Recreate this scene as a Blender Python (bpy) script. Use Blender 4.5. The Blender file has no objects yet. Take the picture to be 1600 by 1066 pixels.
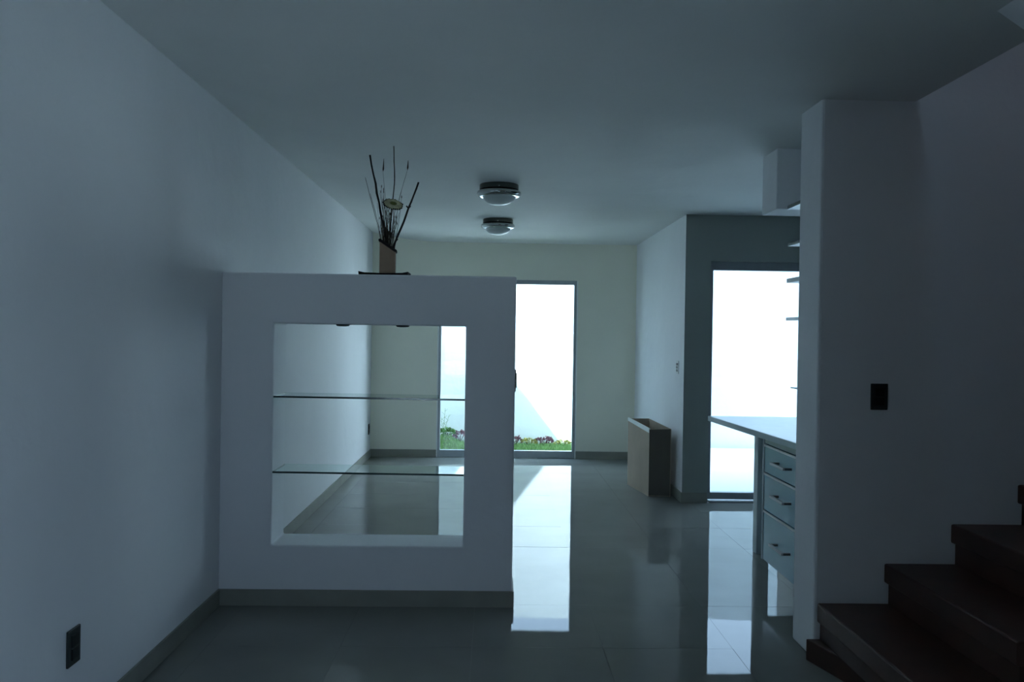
import bpy, bmesh, math, random
from mathutils import Vector, Matrix
random.seed(7)
S = bpy.context.scene
COL = S.collection

# ------------------------------------------------------------------ camera
cam_d = bpy.data.cameras.new('camera')
cam = bpy.data.objects.new('camera', cam_d); COL.objects.link(cam)
cam_d.sensor_fit = 'HORIZONTAL'; cam_d.sensor_width = 36.0; cam_d.lens = 29.03
cam_d.clip_start = 0.05; cam_d.clip_end = 200
cam.matrix_world = (Matrix.Translation((0, 0, 1.43)) @ Matrix.Rotation(-28/1290, 4, 'Z')
                    @ Matrix.Rotation(math.pi/2 - 9/1290, 4, 'X') @ Matrix.Rotation(0.015, 4, 'Z'))
S.camera = cam

# ------------------------------------------------------------------ sky, sun, exposure
SKY_COLOR = (0.43, 0.69, 1.0); SKY_STRENGTH = 5.8
SUN_COLOR = (0.70, 0.85, 1.0); SUN_STRENGTH = 38.0
EXPOSURE = 0.2
w = bpy.data.worlds.new('sky'); S.world = w; w.use_nodes = True
nt = w.node_tree; nt.nodes.clear()
wo = nt.nodes.new('ShaderNodeOutputWorld'); bg = nt.nodes.new('ShaderNodeBackground')
tc = nt.nodes.new('ShaderNodeTexCoord'); sx = nt.nodes.new('ShaderNodeSeparateXYZ')
cr = nt.nodes.new('ShaderNodeValToRGB')
cr.color_ramp.elements[0].position = 0.0; cr.color_ramp.elements[0].color = (0.56, 0.73, 1.0, 1)
cr.color_ramp.elements[1].position = 0.7; cr.color_ramp.elements[1].color = (*SKY_COLOR, 1)
nt.links.new(tc.outputs['Generated'], sx.inputs[0]); nt.links.new(sx.outputs['Z'], cr.inputs[0])
nt.links.new(cr.outputs[0], bg.inputs[0]); bg.inputs[1].default_value = SKY_STRENGTH
nt.links.new(bg.outputs[0], wo.inputs[0])
sd = bpy.data.lights.new('sun', 'SUN'); sd.energy = SUN_STRENGTH; sd.color = SUN_COLOR; sd.angle = math.radians(0.9)
sun = bpy.data.objects.new('sun', sd); COL.objects.link(sun)
sun.rotation_euler = Vector((0.775, 0.45, -1.0)).to_track_quat('-Z', 'Y').to_euler()
def portal(name, loc, rot, sxx, syy):
    d = bpy.data.lights.new(name, 'AREA'); d.shape = 'RECTANGLE'; d.size = sxx; d.size_y = syy
    d.cycles.is_portal = True
    o = bpy.data.objects.new(name, d); COL.objects.link(o); o.location = loc; o.rotation_euler = rot
S.view_settings.view_transform = 'Standard'; S.view_settings.look = 'None'
S.view_settings.gamma = 1.0; S.view_settings.use_curve_mapping = False
S.view_settings.exposure = EXPOSURE
S.cycles.max_bounces = 20; S.cycles.diffuse_bounces = 14; S.cycles.glossy_bounces = 6; S.cycles.transparent_max_bounces = 16
S.cycles.sample_clamp_indirect = 20.0

# ------------------------------------------------------------------ materials
def principled(name, color, rough=0.6, metal=0.0, spec=0.5, noise=None, bump=None, coat=0.0):
    """noise=(scale, amount, detail); bump=(scale, strength, distance)"""
    m = bpy.data.materials.new(name); m.use_nodes = True
    t = m.node_tree; b = t.nodes['Principled BSDF']
    b.inputs['Base Color'].default_value = (*color, 1); b.inputs['Roughness'].default_value = rough
    b.inputs['Metallic'].default_value = metal; b.inputs['Specular IOR Level'].default_value = spec
    b.inputs['Coat Weight'].default_value = coat
    g = t.nodes.new('ShaderNodeNewGeometry')
    if noise:
        n = t.nodes.new('ShaderNodeTexNoise'); n.inputs['Scale'].default_value = noise[0]
        n.inputs['Detail'].default_value = noise[2] if len(noise) > 2 else 4
        t.links.new(g.outputs['Position'], n.inputs['Vector'])
        r = t.nodes.new('ShaderNodeValToRGB'); a = noise[1]
        r.color_ramp.elements[0].position = 0.3; r.color_ramp.elements[1].position = 0.7
        r.color_ramp.elements[0].color = (*[c*(1-a) for c in color], 1)
        r.color_ramp.elements[1].color = (*[min(1, c*(1+a)) for c in color], 1)
        t.links.new(n.outputs['Fac'], r.inputs[0]); t.links.new(r.outputs[0], b.inputs['Base Color'])
    if bump:
        n2 = t.nodes.new('ShaderNodeTexNoise'); n2.inputs['Scale'].default_value = bump[0]; n2.inputs['Detail'].default_value = 6
        t.links.new(g.outputs['Position'], n2.inputs['Vector'])
        bp = t.nodes.new('ShaderNodeBump'); bp.inputs['Strength'].default_value = bump[1]; bp.inputs['Distance'].default_value = bump[2]
        t.links.new(n2.outputs['Fac'], bp.inputs['Height']); t.links.new(bp.outputs[0], b.inputs['Normal'])
    return m
PLASTER = principled('white_plaster', (0.84, 0.845, 0.87), 0.7, spec=0.25, noise=(1.3, 0.025), bump=(5, 0.6, 0.014))
KABSORB = principled('kitchen_bounce_absorber', (0.10, 0.11, 0.115), 0.4, noise=(4, 0.1))  # dark tone for unseen kitchen surfaces, added to soak up bounced light
ABSORB = principled('dark_bounce_absorber', (0.16, 0.10, 0.07), 0.5, noise=(5, 0.2))  # dark tone for the two unseen blocker walls, lowers bounce up front
KWALL = principled('grey_green_kitchen_paint', (0.33, 0.365, 0.345), 0.8, spec=0.1, noise=(1.2, 0.03), bump=(5, 0.3, 0.01))
CREAM = principled('cream_plaster', (0.86, 0.85, 0.74), 0.75, spec=0.25, noise=(1.1, 0.03), bump=(5, 0.3, 0.01))
CEIL = principled('ceiling_plaster', (0.79, 0.80, 0.79), 0.75, spec=0.2, noise=(1.5, 0.03), bump=(2.5, 0.4, 0.03))
GARDENW = principled('garden_wall_paint', (0.80, 0.82, 0.82), 0.9, spec=0.1, noise=(2, 0.02), bump=(12, 0.3, 0.01))
HOUSE = principled('outer_render', (0.66, 0.67, 0.66), 0.9, spec=0.1, bump=(14, 0.3, 0.01))
TILE = principled('polished_porcelain', (0.23, 0.235, 0.22), 0.022, spec=0.1, noise=(2.2, 0.07, 8), bump=(1.5, 0.03, 0.02))
GROUT = principled('grout', (0.24, 0.24, 0.225), 0.8, noise=(30, 0.1))
SKIRT = principled('skirting_tile', (0.29, 0.295, 0.26), 0.5, spec=0.2, noise=(5, 0.08))
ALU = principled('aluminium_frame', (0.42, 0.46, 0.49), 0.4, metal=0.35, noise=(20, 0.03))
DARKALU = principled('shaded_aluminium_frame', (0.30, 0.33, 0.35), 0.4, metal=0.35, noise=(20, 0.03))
CHROME = principled('chrome', (0.45, 0.47, 0.46), 0.08, metal=1.0, noise=(8, 0.03))
DCHROME = principled('dark_chrome', (0.10, 0.105, 0.10), 0.12, metal=1.0, noise=(8, 0.03))
FROST = principled('frosted_glass_dome', (0.55, 0.6, 0.6), 0.35, spec=0.5, noise=(9, 0.04))
BLACKP = principled('dark_switch_plastic', (0.012, 0.016, 0.016), 0.3, noise=(30, 0.1))
GREYP = principled('dark_grey_plastic', (0.035, 0.045, 0.045), 0.35, noise=(30, 0.1))
WHITEP = principled('white_switch_plastic', (0.6, 0.62, 0.62), 0.4, noise=(30, 0.03))
WOOD = principled('dark_red_wood', (0.062, 0.024, 0.016), 0.45, noise=(6, 0.25, 8), bump=(25, 0.15, 0.003))
CARD = principled('cardboard', (0.47, 0.385, 0.31), 0.85, spec=0.1, noise=(4, 0.08), bump=(30, 0.1, 0.002))
CARD_SHADE = principled('cardboard_in_shade', (0.13, 0.115, 0.10), 0.85, spec=0.1, noise=(4, 0.1))  # cardboard darkened to carry the shade on the near side
CARDE = principled('pale_box_rim', (0.85, 0.87, 0.85), 0.6, noise=(8, 0.05))
FRONT = principled('drawer_front_lacquer', (0.22, 0.39, 0.47), 0.25, spec=0.6, noise=(3, 0.03))
CARC = principled('cabinet_carcass', (0.50, 0.56, 0.58), 0.45, noise=(3, 0.03))
WTOP = principled('worktop_laminate', (0.36, 0.40, 0.41), 0.28, spec=0.3, noise=(14, 0.06, 8))
WTEDGE = principled('worktop_edge_strip', (0.36, 0.44, 0.47), 0.35, noise=(6, 0.05))
SHELFM = principled('kitchen_shelf_laminate', (0.62, 0.64, 0.62), 0.4, noise=(6, 0.04))
HANDM = principled('brushed_handle_metal', (0.10, 0.12, 0.125), 0.3, metal=0.8, noise=(40, 0.05))
TRAYM = principled('dark_lacquer_tray', (0.012, 0.011, 0.012), 0.7, spec=0.1, noise=(20, 0.2))
VASEM = principled('tan_vase', (0.38, 0.26, 0.18), 0.7, noise=(12, 0.12), bump=(40, 0.2, 0.003))
STICK = principled('dark_stick_bark', (0.022, 0.015, 0.014), 0.8, noise=(40, 0.3), bump=(60, 0.4, 0.003))
REED = principled('brown_dry_reed', (0.055, 0.038, 0.027), 0.8, noise=(60, 0.4))
PETAL = principled('dry_olive_seed_head', (0.52, 0.48, 0.30), 0.85, noise=(60, 0.25), bump=(90, 0.4, 0.003))
CORE = principled('dry_flower_centre', (0.16, 0.17, 0.03), 0.85, noise=(90, 0.3), bump=(120, 0.5, 0.003))
GRASS = principled('lawn_grass', (0.20, 0.36, 0.12), 0.7, noise=(25, 0.35))
SOIL = principled('garden_soil', (0.08, 0.10, 0.04), 0.95, noise=(20, 0.3), bump=(20, 0.5, 0.02))
PURPLE = principled('purple_leaves', (0.20, 0.09, 0.12), 0.7, noise=(40, 0.3))
OLIVE = principled('yellow_green_leaves', (0.36, 0.34, 0.10), 0.7, noise=(40, 0.3))
GREENL = principled('green_leaves', (0.10, 0.22, 0.06), 0.7, noise=(40, 0.3))
PAVE = principled('pale_concrete', (0.5, 0.5, 0.48), 0.9, noise=(6, 0.08), bump=(20, 0.3, 0.01))

def glass_pane(name, tint):
    m = bpy.data.materials.new(name); m.use_nodes = True; t = m.node_tree; t.nodes.clear()
    o = t.nodes.new('ShaderNodeOutputMaterial'); mix = t.nodes.new('ShaderNodeMixShader')
    fr = t.nodes.new('ShaderNodeFresnel'); fr.inputs[0].default_value = 1.55
    tr = t.nodes.new('ShaderNodeBsdfTransparent'); gl = t.nodes.new('ShaderNodeBsdfGlossy')
    n = t.nodes.new('ShaderNodeTexNoise'); n.inputs['Scale'].default_value = 1.2
    g = t.nodes.new('ShaderNodeNewGeometry'); t.links.new(g.outputs['Position'], n.inputs['Vector'])
    mr = t.nodes.new('ShaderNodeMapRange'); mr.inputs['To Min'].default_value = 0.0; mr.inputs['To Max'].default_value = 0.03
    t.links.new(n.outputs['Fac'], mr.inputs['Value']); t.links.new(mr.outputs[0], gl.inputs['Roughness'])
    tr.inputs[0].default_value = (*tint, 1)
    fm = t.nodes.new('ShaderNodeMath'); fm.operation = 'MULTIPLY'      # outer face reflects, inner face only lets through
    sb = t.nodes.new('ShaderNodeMath'); sb.operation = 'SUBTRACT'; sb.inputs[0].default_value = 1.0
    t.links.new(g.outputs['Backfacing'], sb.inputs[1]); t.links.new(fr.outputs[0], fm.inputs[0]); t.links.new(sb.outputs[0], fm.inputs[1])
    t.links.new(fm.outputs[0], mix.inputs[0]); t.links.new(tr.outputs[0], mix.inputs[1]); t.links.new(gl.outputs[0], mix.inputs[2])
    t.links.new(mix.outputs[0], o.inputs[0]); return m
PANE = glass_pane('clear_window_glass', (0.95, 0.985, 0.98))
SHGLASS = glass_pane('shelf_glass_face', (0.88, 0.965, 0.945))
SHEDGE = principled('shelf_glass_edge', (0.005, 0.03, 0.03), 0.15, spec=0.5, noise=(20, 0.2))

# ------------------------------------------------------------------ mesh helpers
def obj(name, bm, mat, parent=None, bevel=0.0, smooth=False, kind=None, mats=None):
    bmesh.ops.recalc_face_normals(bm, faces=bm.faces)
    me = bpy.data.meshes.new(name); bm.to_mesh(me); bm.free()
    me.materials.append(mat)
    for x in (mats or []): me.materials.append(x)
    o = bpy.data.objects.new(name, me); COL.objects.link(o)
    if parent: o.parent = parent
    if smooth:
        for p in me.polygons: p.use_smooth = True
    if bevel:
        b = o.modifiers.new('bevel', 'BEVEL'); b.width = bevel; b.segments = 2; b.limit_method = 'ANGLE'; b.angle_limit = math.radians(40)
    if kind: o['kind'] = kind
    return o
def tag(o, label=None, cat=None, group=None, kind=None):
    if label: o['label'] = label
    if cat: o['category'] = cat
    if group: o['group'] = group
    if kind: o['kind'] = kind
    return o
def empty(name, loc, label=None, cat=None, group=None, kind=None, rz=0.0):
    o = bpy.data.objects.new(name, None); COL.objects.link(o); o.empty_display_size = 0.1
    o.location = loc; o.rotation_euler = (0, 0, rz)
    return tag(o, label, cat, group, kind)
def add_box(bm, x0, x1, y0, y1, z0, z1, mi=0):
    v = [bm.verts.new(p) for p in ((x0,y0,z0),(x1,y0,z0),(x1,y1,z0),(x0,y1,z0),(x0,y0,z1),(x1,y0,z1),(x1,y1,z1),(x0,y1,z1))]
    for f in ((0,3,2,1),(4,5,6,7),(0,1,5,4),(1,2,6,5),(2,3,7,6),(3,0,4,7)):
        bm.faces.new([v[i] for i in f]).material_index = mi
    return v
def box(*a, mi=0):
    bm = bmesh.new(); add_box(bm, *a, mi=mi); return bm
def prism(bm, pts, axis, a, b):
    """extrude polygon pts (2D) along axis 'x','y','z' from a to b"""
    def P(p, t):
        return {'x': (t, p[0], p[1]), 'y': (p[0], t, p[1]), 'z': (p[0], p[1], t)}[axis]
    va = [bm.verts.new(P(p, a)) for p in pts]; vb = [bm.verts.new(P(p, b)) for p in pts]
    n = len(pts)
    bm.faces.new(va); bm.faces.new(vb[::-1])
    for i in range(n): bm.faces.new([va[i], vb[i], vb[(i+1) % n], va[(i+1) % n]])
def slab(us, vs, hole, axis, a, b):
    """one closed solid: grid us x vs without the cells where hole(u,v) is true, thick from a to b along axis"""
    bm = bmesh.new(); cache = {}
    def V(i, j, t):
        k = (i, j, t)
        if k not in cache:
            u, v = us[i], vs[j]
            cache[k] = bm.verts.new({'x': (t, u, v), 'y': (u, t, v), 'z': (u, v, t)}[axis])
        return cache[k]
    nu, nv = len(us)-1, len(vs)-1
    sol = lambda i, j: 0 <= i < nu and 0 <= j < nv and not hole((us[i]+us[i+1])/2, (vs[j]+vs[j+1])/2)
    for i in range(nu):
        for j in range(nv):
            if not sol(i, j): continue
            bm.faces.new([V(i,j,a), V(i+1,j,a), V(i+1,j+1,a), V(i,j+1,a)])
            bm.faces.new([V(i,j,b), V(i,j+1,b), V(i+1,j+1,b), V(i+1,j,b)])
            for (di, dj, e) in ((-1,0,((i,j),(i,j+1))), (1,0,((i+1,j+1),(i+1,j))), (0,-1,((i+1,j),(i,j))), (0,1,((i,j+1),(i+1,j+1)))):
                if not sol(i+di, j+dj):
                    p, q = e; bm.faces.new([V(*p,a), V(*q,a), V(*q,b), V(*p,b)])
    bmesh.ops.recalc_face_normals(bm, faces=bm.faces)
    bmesh.ops.dissolve_limit(bm, angle_limit=0.01, verts=bm.verts, edges=bm.edges)
    return bm
def lathe(bm, prof, c=(0,0,0), n=40, mi=0):
    rings = []
    for r, z in prof:
        if r < 1e-5: rings.append([bm.verts.new((c[0], c[1], c[2]+z))])
        else: rings.append([bm.verts.new((c[0]+r*math.cos(2*math.pi*k/n), c[1]+r*math.sin(2*math.pi*k/n), c[2]+z)) for k in range(n)])
    for a, b in zip(rings, rings[1:]):
        for k in range(n):
            k2 = (k+1) % n
            if len(a) == 1 and len(b) == 1: continue
            f = [a[0], b[k], b[k2]] if len(a) == 1 else [a[k], b[0], a[k2]] if len(b) == 1 else [a[k], b[k], b[k2], a[k2]]
            bm.faces.new(f).material_index = mi
def tube(bm, pts, radii, n=8, mi=0):
    pts = [Vector(p) for p in pts]; prev = None; rings = []
    for i, p in enumerate(pts):
        d = (pts[min(i+1, len(pts)-1)] - pts[max(i-1, 0)]).normalized()
        up = Vector((0, 1, 0)) if abs(d.y) < 0.9 else Vector((1, 0, 0))
        u = d.cross(up).normalized(); v = d.cross(u).normalized(); r = radii[i] if isinstance(radii, (list, tuple)) else radii
        rings.append([bm.verts.new(p + u*r*math.cos(2*math.pi*k/n) + v*r*math.sin(2*math.pi*k/n)) for k in range(n)])
    for a, b in zip(rings, rings[1:]):
        for k in range(n): bm.faces.new([a[k], a[(k+1) % n], b[(k+1) % n], b[k]]).material_index = mi
    bm.faces.new(rings[0][::-1]); bm.faces.new(rings[-1])

# ------------------------------------------------------------------ plan of the house (metres)
XL = -1.42            # left wall face
H = 2.5; TOP = 2.72
YB = 9.6              # back wall face
YR = -1.7             # rear wall (behind the camera)
XF = 1.445            # end of the fin wall beside the stairs
YF0, YF1 = 3.65, 3.91
YK = 7.13             # kitchen wall with its glass door
XK = 1.65             # side wall of the far room
XR = 4.6; XKR = 4.4
DX0, DX1, DH = -0.645, 0.957, 2.075      # patio door opening
KX0, KX1, KH = 1.872, 3.2, 2.10         # kitchen door opening

# floor: grout bed with tiles as parts
floor = obj('floor', slab([XL, XK+0.02, XR], [YR, YK+0.02, YB+0.08], lambda u, v: u > XK+0.02 and v > YK+0.02, 'z', -0.12, -0.002), GROUT, kind='structure')
TS = 0.6; J = 0.0006; full_mesh = None
def tile_bm(x0, x1, y0, y1):
    return box(x0, x1, y0, y1, -0.0105, 0.0)
i0 = math.floor((XL-1.12)/TS); j0 = math.floor((YR-4.97)/TS)
for i in range(i0, 6):
    for j in range(j0, 9):
        x0, y0 = 1.12+i*TS, 4.97+j*TS; x1, y1 = x0+TS, y0+TS
        cx0, cx1, cy0, cy1 = max(x0, XL), min(x1, XR), max(y0, YR), min(y1, YB+0.05)
        if cx1-cx0 < 0.03 or cy1-cy0 < 0.03: continue
        if cx0 >= XK and cy0 >= YK+0.2: continue
        if cx0 > 2.3 and cy0 > YF1 and cx0 > XKR: continue
        if cy1 > YK+0.2 and cx1 > XK+0.2:
            if cx0 < XK: cx1 = XK+0.1
            else: cy1 = YK+0.15
        mx, my = (cx0+cx1)/2, (cy0+cy1)/2; a, b = (cx1-cx0)/2-J, (cy1-cy0)/2-J
        if abs(cx1-cx0-TS) < 1e-6 and abs(cy1-cy0-TS) < 1e-6:
            if full_mesh is None:
                o = obj('tile', tile_bm(-a, a, -b, b), TILE, floor); full_mesh = o.data
            else:
                o = bpy.data.objects.new('tile', full_mesh); COL.objects.link(o); o.parent = floor
        else:
            o = obj('tile', tile_bm(-a, a, -b, b), TILE, floor)
        o.location = (mx, my, random.uniform(-0.0003, 0.0003))
        o.rotation_euler = (random.uniform(-0.0007, 0.0007), random.uniform(-0.0007, 0.0007), 0)

# walls
obj('wall_left', box(XL-0.2, XL, YR-0.2, YB+0.2, -0.1, TOP), PLASTER, kind='structure')
obj('wall_back', slab([XL, DX0, DX1, XK+0.2], [-0.1, 0.0, DH, TOP], lambda u, v: DX0 < u < DX1 and 0 < v < DH, 'y', YB, YB+0.12), CREAM, kind='structure')
ws = obj('wall_side', box(XK, XK+0.2, YK, YB, -0.0, TOP), PLASTER, kind='structure', mats=[KWALL])
for p in ws.data.polygons: p.material_index = 1 if p.normal.y < -0.5 else 0
obj('wall_kitchen', slab([XK+0.2, KX0, KX1, XR+0.2], [-0.1, 0.0, KH, TOP], lambda u, v: KX0 < u < KX1 and 0 < v < KH, 'y', YK, YK+0.2), KWALL, kind='structure')
obj('wall_kitchen_right', box(XKR, XKR+0.1, YF1, YK, 0.0, H), KABSORB, kind='structure')
obj('wall_stair', box(XF, XR, YF0, YF1, 0.0, 5.3), PLASTER, bevel=0.012, kind='structure')
obj('wall_right', slab([YR-0.2, 1.0, 2.4, 2.85, 3.25, YK], [-0.1, 0.75, 1.8, 3.2, 3.7, 5.3],
    lambda u, v: (1.0 < u < 2.4 and 0.75 < v < 1.8) or (2.85 < u < 3.25 and 3.2 < v < 3.7), 'x', XR, XR+0.2), PLASTER, kind='structure')
obj('wall_light_blocker_stair', box(1.86, XR, 2.645, 2.695, 0.0, 5.2), ABSORB, kind='structure')  # unseen wall added to keep side window light off the stair wall
obj('wall_kitchen_absorber', box(1.5, XKR, YF1, YF1+0.008, 0.93, 2.15), KABSORB, kind='structure')  # unseen dark sheet added behind the fin to reduce kitchen bounce
obj('wall_rear', slab([XL, -1.3, -0.65, XR], [-0.1, 0.35, 2.0, TOP], lambda u, v: -1.3 < u < -0.65 and 0.35 < v < 2.0, 'y', YR-0.2, YR), PLASTER, kind='structure')
obj('wall_light_blocker_rear', box(-0.6, XR, -0.75, -0.6, 0.0, H), ABSORB, kind='structure')  # unseen wall added to shield the stair wall from the rear window

# ceiling (rises a little towards the left wall), with the stairwell opening
VX, VY0 = 1.866, 1.72
bm = bmesh.new()
prof = [(XL+0.07*k, H+0.10*(1-k/12)**2) for k in range(13)] + [(1.4, H), (1.4, TOP), (XL, TOP)]
prism(bm, prof, 'y', YR, YB)
o = obj('ceiling', bm, CEIL, kind='structure')
VXF = 1.607
obj('ceiling_right', slab([1.4, VXF, VX, XR], [YR, VY0, 2.642, YF0+0.05, YK, YB],
    lambda u, v: (u > VX and 2.642 < v < YF0+0.05) or (u > VXF and VY0 < v < 2.642), 'z', H, TOP), CEIL, kind='structure')
obj('wall_stairwell', slab([VX-0.12, XR], [VY0-0.12, YF0], lambda u, v: False, 'z', 5.2, 5.3), PLASTER, kind='structure')
obj('wall_stairwell_left', box(VXF-0.12, VXF, VY0-0.12, YF0, TOP, 5.2), PLASTER, kind='structure')
obj('wall_stairwell_near', box(VXF, XR, VY0-0.12, VY0, TOP, 5.2), PLASTER, kind='structure')
obj('trim_1', box(1.57, XKR, 4.6, 4.85, 2.16, H), PLASTER, bevel=0.006, kind='structure')

# skirting boards
def skirt(name, *b): obj(name, box(*b), SKIRT, bevel=0.002, kind='structure')
sk = 0.012
skirt('baseboard_left', XL, XL+sk, YR, 4.33, 0, 0.085)
skirt('baseboard_left_far', XL, XL+sk, 4.60, YB-sk, 0, 0.085)
skirt('baseboard_back', XL, DX0-0.005, YB-sk, YB, 0, 0.088)
skirt('baseboard_back_right', DX1+0.005, XK, YB-sk, YB, 0, 0.088)
skirt('baseboard_side', XK-sk, XK, YK, YB-sk, 0, 0.085)
skirt('baseboard_kitchen', XK-sk, KX0-0.005, YK-sk, YK, 0, 0.085)

# ------------------------------------------------------------------ doors and the window behind the camera
def framed(name, x0, x1, z0, z1, y, mat, bars, ft=0.05, depth=0.06, side=None, bot=None, top=None):
    e = empty(name, ((x0+x1)/2, y, z0), kind='structure')
    hw = (x1-x0)/2; h = z1-z0; s = side or ft; b_ = bot or ft; t_ = top or ft
    obj('frame', slab([-hw, -hw+s, hw-s, hw], [0, b_, h-t_, h], lambda u, v: -hw+s < u < hw-s and b_ < v < h-t_, 'y', 0, depth), mat, e, bevel=0.003)
    xs = [-hw+s] + [v for b in bars for v in (b-e.location.x-ft/2, b-e.location.x+ft/2)] + [hw-s]
    for b in bars:
        obj('mullion', box(b-e.location.x-ft/2, b-e.location.x+ft/2, 0.006, depth-0.006, b_, h-t_), mat, e, bevel=0.002)
    for k in range(0, len(xs), 2):
        obj('pane', box(xs[k]-0.004, xs[k+1]+0.004, depth/2-0.003, depth/2+0.003, b_-0.004, h-t_+0.004), PANE, e)
    return e
d1 = framed('door_1', DX0, DX1, 0.0, DH, YB+0.01, ALU, [0.10], ft=0.06, side=0.032, bot=0.085, top=0.05)
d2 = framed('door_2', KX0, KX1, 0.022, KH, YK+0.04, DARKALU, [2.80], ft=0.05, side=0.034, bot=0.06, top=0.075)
obj('threshold', box(-0.64, 0.64, -0.03, 0.12, -0.022, -0.012), ALU, d2)
for sx_ in (DX0-0.012, DX1): obj('edge_highlight', box(sx_-(DX0+DX1)/2, sx_+0.012-(DX0+DX1)/2, -0.022, -0.002, 0.0, DH), CARDE, d1, bevel=0.001)  # pale strips added to draw the bright highlight on the jamb edges
w1 = framed('window_1', -1.3, -0.65, 0.35, 2.0, YR-0.13, ALU, [])
w2 = framed('fill_window_right', -0.7, 0.7, 0, 1.05, 0, ALU, [0.0]); w2.location = (XR+0.13, 1.7, 0.75); w2.rotation_euler = (0, 0, math.pi/2)  # unseen window added to brighten the near left wall
w3 = framed('fill_window_upper', -0.2, 0.2, 0, 0.5, 0, ALU, [], ft=0.03); w3.location = (XR+0.13, 3.05, 3.2); w3.rotation_euler = (0, 0, math.pi/2)  # unseen window added to light the wall inside the stairwell
portal('portal_right', (XR+0.22, 1.7, 1.275), (0, math.radians(90), 0), 1.05, 1.4)
portal('portal_upper', (XR+0.22, 3.05, 3.45), (0, math.radians(90), 0), 0.5, 0.4)
portal('portal_patio', ((DX0+DX1)/2, YB+0.14, DH/2), (math.radians(-90), 0, 0), DX1-DX0, DH)
portal('portal_kitchen', ((KX0+KX1)/2, YK+0.22, KH/2), (math.radians(-90), 0, 0), KX1-KX0, KH)
portal('portal_rear', (-0.975, YR-0.22, 1.175), (math.radians(90), 0, 0), 0.65, 1.65)

# ------------------------------------------------------------------ outside
obj('ground', slab([-30, 30], [-30, 30], lambda u, v: False, 'z', -0.5, -0.13), PAVE, kind='structure')
YG = 11.0
obj('garden_wall', box(-1.9, 5.75, YG, YG+0.15, -0.13, 2.35), GARDENW, kind='structure')
obj('garden_wall_left', box(-1.9, -1.7, 6.5, YG, -0.13, 3.4), GARDENW, kind='structure')
obj('yard_wall_right', box(5.6, 5.75, 7.33, YG, -0.13, 2.35), GARDENW, kind='structure')
obj('garden_sun_blocker', box(2.0, 2.12, YB+0.12, YG, -0.13, 5.0), GARDENW, kind='structure')  # unseen high wall added to shade the yard and bounce sun indoors
obj('yard_sky_blocker', box(1.85, 5.6, YK+0.2, 8.6, 2.5, 2.6), HOUSE, kind='structure')  # unseen cover added to cut the sky light entering the kitchen
obj('yard_floor', box(1.85, 5.6, 7.33, 10.9, -0.13, -0.03), GARDENW, kind='structure')
obj('flower_bed', box(-1.7, 1.85, YB+0.13, YG, -0.13, -0.02), SOIL, kind='structure')
obj('rear_sun_blocker', box(-2.4, 2.2, -4.2, YR-0.2, 2.5, 2.62), HOUSE, kind='structure')  # unseen overhang added to keep the sun out of the rear window
# grass
rg = random.Random(3); bm = bmesh.new()
def ground_h(x, y):
    return -0.02 + 0.11*math.exp(-((x+0.62)/0.16)**2)*min(1, max(0, (y-10.3)/0.4))
for k in range(11000):
    x = rg.uniform(-1.2, 1.25); y = rg.uniform(10.15, YG-0.02); z = ground_h(x, y)
    h = rg.uniform(0.025, 0.055); a = rg.uniform(0, math.pi); wv = 0.004
    dx, dy = math.cos(a)*wv, math.sin(a)*wv
    v = [bm.verts.new((x-dx, y-dy, z)), bm.verts.new((x+dx, y+dy, z)), bm.verts.new((x+rg.uniform(-.02, .02), y+rg.uniform(-.02, .015), z+h))]
    bm.faces.new(v)
tag(obj('grass', bm, GRASS), 'short green lawn strip outside the glass patio door', 'grass', kind='stuff')
bm = bmesh.new(); n = 24
gv = [[bm.verts.new((-1.3+1.5*i/n, 10.1+(YG-10.1-0.001)*j/8, ground_h(-1.3+1.5*i/n, 10.1+(YG-10.1)*j/8)-0.001+0.001*(i % 2))) for j in range(9)] for i in range(n+1)]
for i in range(n):
    for j in range(8): bm.faces.new([gv[i][j], gv[i+1][j], gv[i+1][j+1], gv[i][j+1]])
obj('soil_mound', bm, SOIL, kind='structure')
def clump(name, x, y, w_, h_, mat, label, nleaf=70, seed=1, z0=None):
    r = random.Random(seed); e = empty(name, (x, y, (ground_h(x, y) if z0 is None else z0)), label, 'plant')
    b1 = bmesh.new()
    for q in range(7):
        a = r.uniform(0, 6.28); tube(b1, [(0, 0, -0.01), (math.cos(a)*w_*0.25, math.sin(a)*0.05, h_*0.5)], 0.003, 5)
    obj('stem', b1, REED, e)
    b2 = bmesh.new()
    for q in range(nleaf):
        a = r.uniform(0, 6.28); rad = r.random()**0.5
        p = Vector((math.cos(a)*rad*w_/2, math.sin(a)*rad*min(w_/2, 0.1), h_*(0.25+0.65*math.sqrt(max(0, 1-rad*rad))*r.uniform(0.5, 1))))
        d = Vector((math.cos(a)*0.7, math.sin(a)*0.5, r.uniform(0.2, 0.9))).normalized(); s = d.cross(Vector((r.uniform(-1, 1), r.uniform(-1, 1), 0.3))).normalized()
        L = r.uniform(0.025, 0.045); W = L*0.32
        v = [b2.verts.new(p), b2.verts.new(p+d*L*0.5+s*W), b2.verts.new(p+d*L), b2.verts.new(p+d*L*0.5-s*W)]
        b2.faces.new(v)
    obj('leaves', b2, mat, e)
    return e
clump('garden_plant', 0.675, 10.86, 0.22, 0.13, PURPLE, 'largest dark purple leafy plant at the foot of the garden wall', 160, 1)
clump('garden_plant', 0.30, 10.86, 0.15, 0.13, PURPLE, 'purple leafy plant outside, just beside the edge of the white divider', 90, 2)
clump('garden_plant', 0.48, 10.84, 0.20, 0.10, OLIVE, 'yellow-green low plant between two purple plants outside', 120, 3)
clump('garden_plant', 0.92, 10.84, 0.20, 0.08, OLIVE, 'yellow-green low plant near the right frame of the patio door', 100, 4)
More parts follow.
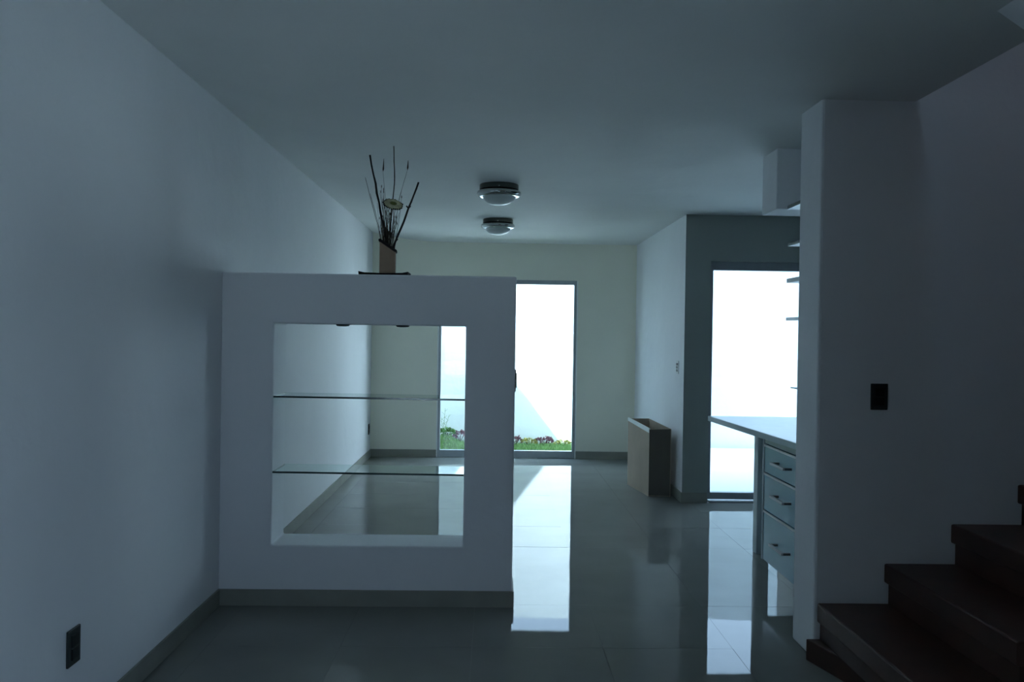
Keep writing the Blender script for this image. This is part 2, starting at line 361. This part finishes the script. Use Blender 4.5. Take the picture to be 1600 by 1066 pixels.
clump('garden_plant', -0.43, 10.88, 0.17, 0.17, PURPLE, 'purple leafy plant outside, seen through the divider opening', 100, 5)
clump('garden_plant', -0.60, 10.8, 0.20, 0.12, GREENL, 'bushy green plant seen through the divider opening', 150, 6)
e = empty('tall_grass_plant', (-0.64, 10.72, 0.05), 'thin wispy tall plant outside by the left door frame', 'plant')
for q, (tx, tz) in enumerate(((0.02, 0.42), (0.075, 0.34), (-0.03, 0.3))):
    b = bmesh.new(); tube(b, [(0, 0, 0), (tx*0.3, 0, tz*0.5), (tx, 0.01, tz)], [0.004, 0.003, 0.0015], 5)
    for s in range(5):
        f = 0.5+0.1*s; tube(b, [(tx*f*f, 0, tz*f), (tx*f*f+0.035*(-1)**s, 0, tz*f+0.035)], [0.002, 0.001], 4)
    obj('stem', b, GREENL, e)

# ------------------------------------------------------------------ the room divider with its glass shelves
PX1 = 0.113; PH = 1.737; NX0, NX1, NZ0, NZ1 = -1.148, -0.148, 0.315, 1.474
PY0, PY1 = 4.33, 4.59
div = empty('room_divider', ((XL+PX1)/2, PY0, 0), 'low white plastered divider wall with a square see-through opening', 'partition')
cx = (XL+PX1)/2
obj('body', slab([XL-cx, NX0-cx, NX1-cx, PX1-cx], [0, NZ0, NZ1, PH], lambda u, v: NX0-cx < u < NX1-cx and NZ0 < v < NZ1, 'y', 0, PY1-PY0), PLASTER, div, bevel=0.008)
obj('baseboard', box(XL-cx, PX1-cx, -0.012, 0, 0, 0.085), SKIRT, div, bevel=0.002)
obj('baseboard', box(PX1-cx, PX1-cx+0.010, -0.012, PY1-PY0, 0, 0.085), SKIRT, div, bevel=0.002)
for px in (-0.80, -0.485):
    b = bmesh.new(); lathe(b, [(0, 0), (0.034, 0), (0.036, -0.004), (0.030, -0.009), (0.012, -0.011), (0, -0.011)], (px-cx, 0.055, NZ1), 24)
    obj('downlight', b, GREYP, div, smooth=False)
def glass_shelf(z, tz, label):
    c = ((NX0+NX1)/2, (PY0+PY1)/2, z); L = (NX1-NX0)/2-0.001; D = 0.128; t = 0.0048
    e = empty('glass_shelf', c, label, 'shelf', 'glass shelves in the divider opening')
    e.rotation_euler = (0, tz, 0)
    # solid slab: clear faces, dark green polished edges
    b = bmesh.new(); add_box(b, -L, L, -D, D, -t, t)
    bmesh.ops.recalc_face_normals(b, faces=b.faces)
    for f in b.faces: f.material_index = 0 if (abs(f.normal.z) > 0.5 or f.normal.y > 0.5) else 1
    obj('glass_panel', b, SHGLASS, e, mats=[SHEDGE])
glass_shelf(1.089, 0.004, 'upper clear glass shelf in the divider opening')
glass_shelf(0.694, 0.005, 'lower clear glass shelf in the divider opening')

# ------------------------------------------------------------------ tray, vase and dried stems on the divider
VXc, VYc = -0.577, 4.45
b = bmesh.new()
pts = [(-0.131, 0.020), (-0.129, 0.0), (0.129, 0.0), (0.131, 0.020), (0.10, 0.014), (0.0, 0.011), (-0.10, 0.014)]
prism(b, pts, 'y', -0.075, 0.075)
o = obj('tray', b, TRAYM); o.location = (VXc-0.014, VYc, PH); tag(o, 'flat dark tray under the tan vase on top of the divider', 'tray')
tz = PH+0.0115
vase = empty('vase', (VXc, VYc, tz), 'square tan vase with a slanted top holding dried stems', 'vase', rz=0.08)
b = bmesh.new(); hw = 0.042; th = 0.006
def ring(h, zl, zr, y=None):
    return [b.verts.new((-h, -h, zl)), b.verts.new((h, -h, zr)), b.verts.new((h, h, zr)), b.verts.new((-h, h, zl))]
r0 = ring(hw, 0, 0); r1 = ring(hw, 0.178, 0.122); r2 = ring(hw-th, 0.176, 0.124); r3 = ring(hw-th, 0.01, 0.01)
b.faces.new(r0[::-1]); b.faces.new(r3)
for A, B in ((r0, r1), (r1, r2), (r2, r3)):
    for k in range(4): b.faces.new([A[k], A[(k+1) % 4], B[(k+1) % 4], B[k]])
obj('body', b, VASEM, vase, bevel=0.0015)
b = bmesh.new()     # dark band that follows the slanted mouth
for (A, B_) in (((-hw, -hw, 0.178), (hw, -hw, 0.122)), ((-hw, hw, 0.178), (hw, hw, 0.122)), ((-hw, -hw, 0.178), (-hw, hw, 0.178)), ((hw, -hw, 0.122), (hw, hw, 0.122))):
    tube(b, [A, B_], 0.0075, 6)
obj('rim', b, STICK, vase)
def W(px, py, y=VYc):     # photo pixel measured at the vase -> metres on the vase's own plane
    return (VXc + (px-606.5)/290.0, y, PH + (424.5-py)/290.0 + 0.0155)
def stick(name, pix, r, label, cat, mat=STICK, dy=0.0, knots=0, group=None, seed=0):
    rr = random.Random(seed); b = bmesh.new()
    P = [Vector(W(px, py, VYc+dy*i/(len(pix)-1))) for i, (px, py) in enumerate(pix)]
    n = 14; pts = []
    for k in range(n+1):
        f = k/n*(len(P)-1); i = min(int(f), len(P)-2); q = P[i].lerp(P[i+1], f-i)
        q += Vector((rr.uniform(-1, 1), rr.uniform(-1, 1), 0))*r*0.35; pts.append(q)
    base = Vector(pts[0]); pts = [p-base for p in pts]
    rad = [(r*(1.15-0.4*k/n))*(1+rr.uniform(-.12, .12)) for k in range(n+1)]
    tube(b, pts, rad, 8)
    for q in range(knots):
        p = pts[rr.randrange(3, n)]; s = rr.choice((-1, 1))
        tube(b, [p, p+Vector((s*0.012, 0, 0.012))], [r*0.8, r*0.6], 6)
    o = obj(name, b, mat); o.location = base; return tag(o, label, cat, group)
stick('stick', [(613, 414), (598, 345), (578, 243)], 0.0062, 'thick dark stick leaning left in the vase', 'stick', dy=-0.03, seed=1)
stick('stick', [(604, 412), (617, 378), (636, 330), (653.5, 283)], 0.0056, 'thick dark knotty stick leaning right in the vase', 'stick', dy=-0.02, knots=4, seed=2)
stick('stick', [(608, 412), (611, 330), (615, 280), (612.5, 225)], 0.0030, 'thin tall brown stick rising straight up above the others', 'stick', mat=REED, dy=0.02, seed=3)
stick('dry_reed', [(603, 412), (590, 350), (577, 305), (569, 275)], 0.0012, 'wispy pale reed curving out furthest left of the vase', 'dried stem', mat=REED, dy=0.02, seed=4)
stick('dry_reed', [(603, 412), (594, 362), (586, 330), (577, 300)], 0.0012, 'wispy reed just right of the one curving furthest left', 'dried stem', mat=REED, dy=0.02, seed=14)
for (x, y0, y1, lab, sd_) in ((596.5, 248, 265, 'fine reed with a slender tip beside the thick left stick', 5), (634.5, 250, 262, 'fine reed with a small tip to the right of the tallest stick', 6)):
    e = stick('dry_reed', [(606, 412), (603 if x < 600 else 616, 330), (x, y1)], 0.0008, lab, 'dried stem', mat=REED, dy=0.02, seed=sd_)
    b = bmesh.new(); top = Vector(W(x, y1, VYc+0.02)) - Vector(e.location)
    tube(b, [top, top+Vector((0.001, 0, 0.012)), top+Vector((0.003, 0, (y1-y0)/290+0.01))], [0.001, 0.0042, 0.0008], 6)
    obj('seed_tip', b, REED, e)
rr = random.Random(9); b = bmesh.new()
for k in range(80):
    x0 = 606.5+rr.uniform(-7, 7); spread = rr.uniform(-1, 1); top = rr.uniform(285, 345) if rr.random() < 0.55 else rr.uniform(330, 365)
    x1 = 608+spread*14*(1.0+(360-top)/160); yy = rr.uniform(-0.03, 0.03)
    A = Vector(W(x0, 414, VYc+yy*0.5)); B_ = Vector(W((x0+x1)/2+rr.uniform(-2, 2), (414+top)/2, VYc+yy)); C_ = Vector(W(x1, top, VYc+yy*1.4))
    tube(b, [A, A.lerp(B_, .5), B_, B_.lerp(C_, .5)+Vector((rr.uniform(-.003, .003), 0, 0)), C_], [0.0012, 0.0012, 0.001, 0.0009, 0.0006], 5)
    if rr.random() < 0.5: tube(b, [C_, C_+Vector((0.001, 0, 0.008)), C_+Vector((0.001, 0, 0.018))], [0.0006, 0.0022, 0.0006], 5)
tag(obj('dry_grass_bundle', b, REED), 'bundle of fine brown dried stems standing in the vase', 'dried stems', kind='stuff')
# the disc-shaped dried flower
fc = Vector(W(615.5, 318, VYc-0.045))
fl = empty('dried_flower', fc, 'round tilted dried flower head with a dark scalloped rim', 'dried flower')
rot = Matrix.Rotation(math.radians(17), 4, 'Y') @ Matrix.Rotation(math.radians(36), 4, 'X')
def xf(bm): bmesh.ops.transform(bm, matrix=rot, verts=bm.verts); return bm
b = bmesh.new(); n = 44; rows = [(0.018, 0.002), (0.032, 0.004), (0.045, 0.001), (0.050, -0.004), (0.046, -0.008), (0.02, -0.006)]
rings = []
for r_, z_ in rows:
    rings.append([b.verts.new((math.cos(6.2832*k/n)*r_*(1+(0.06*math.cos(k*1.7*2)+0.03*math.sin(5*k)) * (r_ > 0.04)), math.sin(6.2832*k/n)*r_*(1+0.06*math.cos(k*3.1)*(r_ > 0.04)), z_)) for k in range(n)])
for A, B_ in zip(rings, rings[1:]):
    for k in range(n): b.faces.new([A[k], A[(k+1) % n], B_[(k+1) % n], B_[k]])
obj('petal_ring', xf(b), PETAL, fl, smooth=True)
b = bmesh.new(); lathe(b, [(0, 0.006), (0.012, 0.006), (0.018, 0.003), (0.019, -0.004), (0, -0.006)], n=24); obj('centre', xf(b), CORE, fl, smooth=True)
b = bmesh.new(); rr = random.Random(4)
for k in range(30):
    a = 6.2832*k/30; r_ = rr.uniform(0.046, 0.053); p = Vector((math.cos(a)*r_, math.sin(a)*r_, -0.005))
    bmesh.ops.create_icosphere(b, subdivisions=1, radius=rr.uniform(0.004, 0.0065), matrix=Matrix.Translation(p))
obj('rim', xf(b), STICK, fl, smooth=True)
b = bmesh.new(); end = Vector(W(607, 412, VYc)) - fc
tube(b, [(0, 0, -0.004), (0.0, 0.02, -0.10), end], [0.002, 0.0016, 0.0016], 6); obj('stem', b, REED, fl)

# ------------------------------------------------------------------ ceiling lamps
def lamp(y, label, x=0.02):
    e = empty('ceiling_lamp', (x, y, H), label, 'lamp', 'flush ceiling lamps of the long room')
    b = bmesh.new(); lathe(b, [(0, 0), (0.138, 0), (0.140, -0.004), (0.140, -0.036), (0.128, -0.042), (0, -0.042)], n=56); obj('base', b, DCHROME, e, smooth=False)
    b = bmesh.new(); lathe(b, [(0.115, -0.044), (0.150, -0.046), (0.157, -0.052), (0.158, -0.066), (0.150, -0.080), (0.128, -0.088), (0.116, -0.084), (0.114, -0.060), (0.115, -0.044)], n=56); obj('ring', b, CHROME, e, smooth=True)
    b = bmesh.new(); prof = [(0.118, -0.078)] + [(0.118*math.cos(t), -0.078-0.066*math.sin(t)) for t in [i*math.pi/2/10 for i in range(1, 10)]] + [(0, -0.144)]
    lathe(b, prof, n=48); obj('dome', b, FROST, e, smooth=True)
    for k in range(3):
        a = math.radians(-90+120*k); b = bmesh.new(); p = Vector((math.cos(a)*0.141, math.sin(a)*0.141, -0.03))
        bmesh.ops.create_uvsphere(b, u_segments=10, v_segments=6, radius=0.008, matrix=Matrix.Translation(p)); obj('screw', b, CHROME, e, smooth=True)
    return e
lamp(5.90, 'nearer and larger-looking chrome ceiling lamp with frosted dome')
lamp(7.66, 'farther and smaller-looking chrome ceiling lamp with frosted dome')

# ------------------------------------------------------------------ switches and sockets
def plate(name, loc, normal, w_, h_, label, cat, pm, km, n=2):
    rz = {'-y': 0, '+x': math.pi/2, '-x': -math.pi/2}[normal]
    e = empty(name, loc, label, cat, rz=rz)
    obj('plate', box(-w_/2, w_/2, -0.008, 0, -h_/2, h_/2), pm, e, bevel=0.003)
    for k in range(n):
        z0 = -h_*0.36 + k*h_*0.72/n
        obj('button', box(-w_*0.27, w_*0.27, -0.013, -0.008, z0+0.003, z0+h_*0.72/n-0.003), km, e, bevel=0.0015)
    return e
plate('wall_socket', (XL, 2.835, 0.349), '+x', 0.085, 0.125, 'black wall socket low on the left wall near the camera', 'socket', GREYP, BLACKP)
plate('wall_socket', (XL, 9.46, 0.331), '+x', 0.075, 0.12, 'small dark wall socket at the far end of the left wall', 'socket', GREYP, BLACKP)
plate('light_switch', (1.721, YF0, 1.18), '-y', 0.077, 0.117, 'black light switch on the dark wall above the stairs', 'switch', GREYP, BLACKP)
plate('light_switch', (XK, 7.36, 1.165), '-x', 0.08, 0.115, 'light switch on the side wall above the cardboard box', 'switch', WHITEP, BLACKP, 3)
plate('light_switch', (PX1, 4.47, 1.186), '+x' , 0.075, 0.12, 'light switch on the end face of the white divider', 'switch', GREYP, BLACKP, 1)

# ------------------------------------------------------------------ cardboard box by the side wall
A = (1.406, 7.377); Bq = (1.312, 7.975); C2 = (1.600, 7.362); D2 = (1.52, 8.0)
bx = empty('cardboard_box', (1.45, 7.68, 0), 'tall open brown cardboard box standing on the floor by the side wall', 'box')
def rel(p, z): return (p[0]-1.45, p[1]-7.68, z)
hs = {0: 0.60, 1: 0.638, 2: 0.612, 3: 0.63}; cor = [A, C2, D2, Bq]; hh = [0.60, 0.610, 0.64, 0.640]
def panel(name, p, q, hp, hq, mat, z0=0.0, t=0.005):
    d = Vector((q[0]-p[0], q[1]-p[1], 0)).normalized(); nrm = Vector((-d.y, d.x, 0))*t
    b = bmesh.new(); v = []
    for off in (Vector((0, 0, 0)), nrm):
        v.append([b.verts.new(Vector(rel(p, z0 if z0 < 0.1 else hp-0.001))+off), b.verts.new(Vector(rel(q, z0 if z0 < 0.1 else hq-0.001))+off), b.verts.new(Vector(rel(q, hq if z0 < 0.1 else hq+z0-0.5))+off), b.verts.new(Vector(rel(p, hp if z0 < 0.1 else hp+z0-0.5))+off)])
    b.faces.new(v[0]); b.faces.new(v[1][::-1])
    for k in range(4): b.faces.new([v[0][k], v[1][k], v[1][(k+1) % 4], v[0][(k+1) % 4]])
    return obj(name, b, mat, bx)
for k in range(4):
    o = panel('side_panel', cor[k], cor[(k+1) % 4], hh[k], hh[(k+1) % 4], CARD_SHADE if k == 0 else CARD)
    if k == 0: tag(o, 'narrow near side with shade put into its brown')
b = bmesh.new(); vv = [b.verts.new(rel(c, 0.004)) for c in cor]; vt = [b.verts.new(rel(c, 0.010)) for c in cor]
b.faces.new(vv[::-1]); b.faces.new(vt)
for k in range(4): b.faces.new([vv[k], vv[(k+1) % 4], vt[(k+1) % 4], vt[k]])
obj('bottom_panel', b, CARD, bx)
b = bmesh.new()   # pale folded rim along the long side
q0, q1 = Vector(rel(Bq, 0.640)), Vector(rel(A, 0.60)); dn = Vector((-0.004, 0, 0))
for (u, v_) in ((q0, q1),):
    vs = [b.verts.new(p) for p in (u+dn+Vector((0, 0, -0.02)), v_+dn+Vector((0, 0, -0.03)), v_+dn+Vector((0, 0, 0.012)), u+dn+Vector((0, 0, 0.010)),
                                   u-dn+Vector((0.004, 0, -0.02)), v_-dn+Vector((0.004, 0, -0.03)), v_-dn+Vector((0.004, 0, 0.012)), u-dn+Vector((0.004, 0, 0.010)))]
    for f in ((0,1,2,3), (7,6,5,4), (0,4,5,1), (1,5,6,2), (2,6,7,3), (3,7,4,0)): b.faces.new([vs[i] for i in f])
tag(obj('rim_strip', b, CARDE, bx), 'pale strip along the open edge')

# ------------------------------------------------------------------ kitchen: worktop, drawers, shelves
b = bmesh.new(); WZ = 0.90
prism(b, [(1.472, 5.60), (2.7, 5.60), (2.7, YF1+0.005), (1.572, YF1+0.005)], 'z', WZ-0.032, WZ)
wt = obj('worktop', b, WTOP, bevel=0.003); tag(wt, 'pale grey kitchen worktop jutting out above the drawers', 'worktop')
b = bmesh.new(); prism(b, [(1.468, 5.604), (1.472, 5.604), (1.572, YF1+0.005), (1.568, YF1+0.005)], 'z', WZ-0.034, WZ-0.001)
obj('edge_strip', b, WTEDGE, wt)
obj('leg', box(1.762, 1.845, 5.44, 5.52, 0.0, WZ-0.032), CARC, wt, bevel=0.003)
cab = empty('drawer_cabinet', (1.58, 4.32, 0), 'three-drawer kitchen cabinet under the worktop beside the wall end', 'cabinet')
def lb(name, x0, x1, y0, y1, z0, z1, mat, par=cab, bev=0.002, o_=(1.58, 4.32)):
    return obj(name, box(x0-o_[0], x1-o_[0], y0-o_[1], y1-o_[1], z0, z1), mat, par, bevel=bev)
CB = 0.165
lb('carcass', 1.582, 2.05, 3.93, 4.70, CB, WZ-0.034, CARC)
lb('side_panel', 1.556, 2.05, 4.70, 4.72, CB, WZ-0.034, CARC)
lb('leg', 2.0, 2.04, 3.95, 3.99, 0, CB, CARC); lb('leg', 2.0, 2.04, 4.62, 4.66, 0, CB, CARC)
lb('top_rail', 1.560, 1.582, 3.95, 4.695, 0.835, WZ-0.036, HANDM)
for (z0, z1, hz) in ((0.672, 0.828, 0.752), (0.457, 0.666, 0.572), (0.168, 0.451, 0.308)):
    d = lb('drawer', 1.560, 1.580, 3.95, 4.695, z0, z1, FRONT)
    lb('edge_trim', 1.556, 1.560, 3.95, 4.695, z1-0.012, z1, CARDE, d, 0.001)
    b = bmesh.new(); ya, yb = 4.46, 4.27
    for yy in (ya, yb): add_box(b, 1.522-1.58, 1.561-1.58, yy-0.009-4.32, yy+0.009-4.32, hz-0.006, hz+0.006)
    add_box(b, 1.512-1.58, 1.526-1.58, yb-0.008-4.32, ya+0.008-4.32, hz-0.007, hz+0.007, mi=1)
    tag(obj('handle', b, HANDM, d, bevel=0.002, mats=[ALU]), 'bow handle with dark ends')
kc = empty('base_cabinet', (2.4, 5.2, 0), 'kitchen base cabinet under the worktop, mostly hidden behind the drawers', 'cabinet')
obj('carcass', box(-0.43, 0.28, -0.4, 0.38, 0, 0.86), CARC, kc, bevel=0.003)
obj('door', box(-0.45, -0.43, -0.39, -0.01, 0.1, 0.85), FRONT, kc, bevel=0.002); obj('door', box(-0.45, -0.43, 0.0, 0.37, 0.1, 0.85), FRONT, kc, bevel=0.002)
names = ['topmost', 'second from top', 'third from top', 'fourth from top', 'lowest and thinnest']
for k, (x0, z, t) in enumerate(((1.511, 2.122, 0.018), (1.518, 1.930, 0.018), (1.514, 1.744, 0.022), (1.514, 1.543, 0.016), (1.544, 1.183, 0.006))):
    e = empty('kitchen_shelf', (x0, 4.08, z-t), '%s of the small shelves sticking out behind the wall end' % names[k], 'shelf', 'kitchen shelves behind the wall end')
    obj('board', box(0, 0.5, -0.17, 0.17, 0, t), SHELFM, e, bevel=0.001)
    obj('edge_band', box(-0.003, 0, -0.17, 0.17, 0, t), HANDM, e)

# ------------------------------------------------------------------ stairs
st = empty('staircase', (XF, YF0, 0), 'dark red-brown wooden stairs rising to the right along the wall', 'stairs')
Y0 = 2.70
b = bmesh.new(); prism(b, [(1.412-XF, -0.002), (1.62-XF, Y0+0.25-YF0), (1.80-XF, Y0-YF0), (2.9-XF, Y0-YF0), (2.9-XF, -0.002)], 'z', 0.0, 0.094)
obj('bottom_step', b, WOOD, st, bevel=0.004)
x = 1.458; z = 0.256; zprev = 0.094
for k in range(7):
    x1 = x+0.2985
    b = box(x-XF, min(x1+0.03, XR-0.01)-XF, Y0-YF0, -0.002, z-0.085, z); t = obj('tread', b, WOOD, st, bevel=0.008)
    b = box(x+0.022-XF, min(x1+0.022, XR-0.01)-XF, Y0+0.02-YF0, -0.003, (0.094 if k == 0 else 0.0), z-0.085) if k else box(x+0.015-XF, x1+0.022-XF, Y0+0.02-YF0, -0.003, 0.094, z-0.085)
    obj('riser', b, WOOD, st, bevel=0.002)
    x = x1; z += 0.1796
# upper flight seen from below at the top right corner of the picture
fl2 = empty('upper_stair_flight', (1.607, 2.64, H), 'corner of the upper stair flight at the top right of the ceiling', 'stairs')
b = bmesh.new(); Lx = 0.9; sl = 0.66
prism(b, [(0.0, 0.0), (Lx, -Lx*sl), (2.98, -Lx*sl), (2.98, -Lx*sl+0.2), (Lx+0.2, -Lx*sl+0.2), (0.3, 0.1), (0.0, 0.2)], 'y', -0.85, 0.0)
obj('soffit', b, PLASTER, fl2, bevel=0.003)
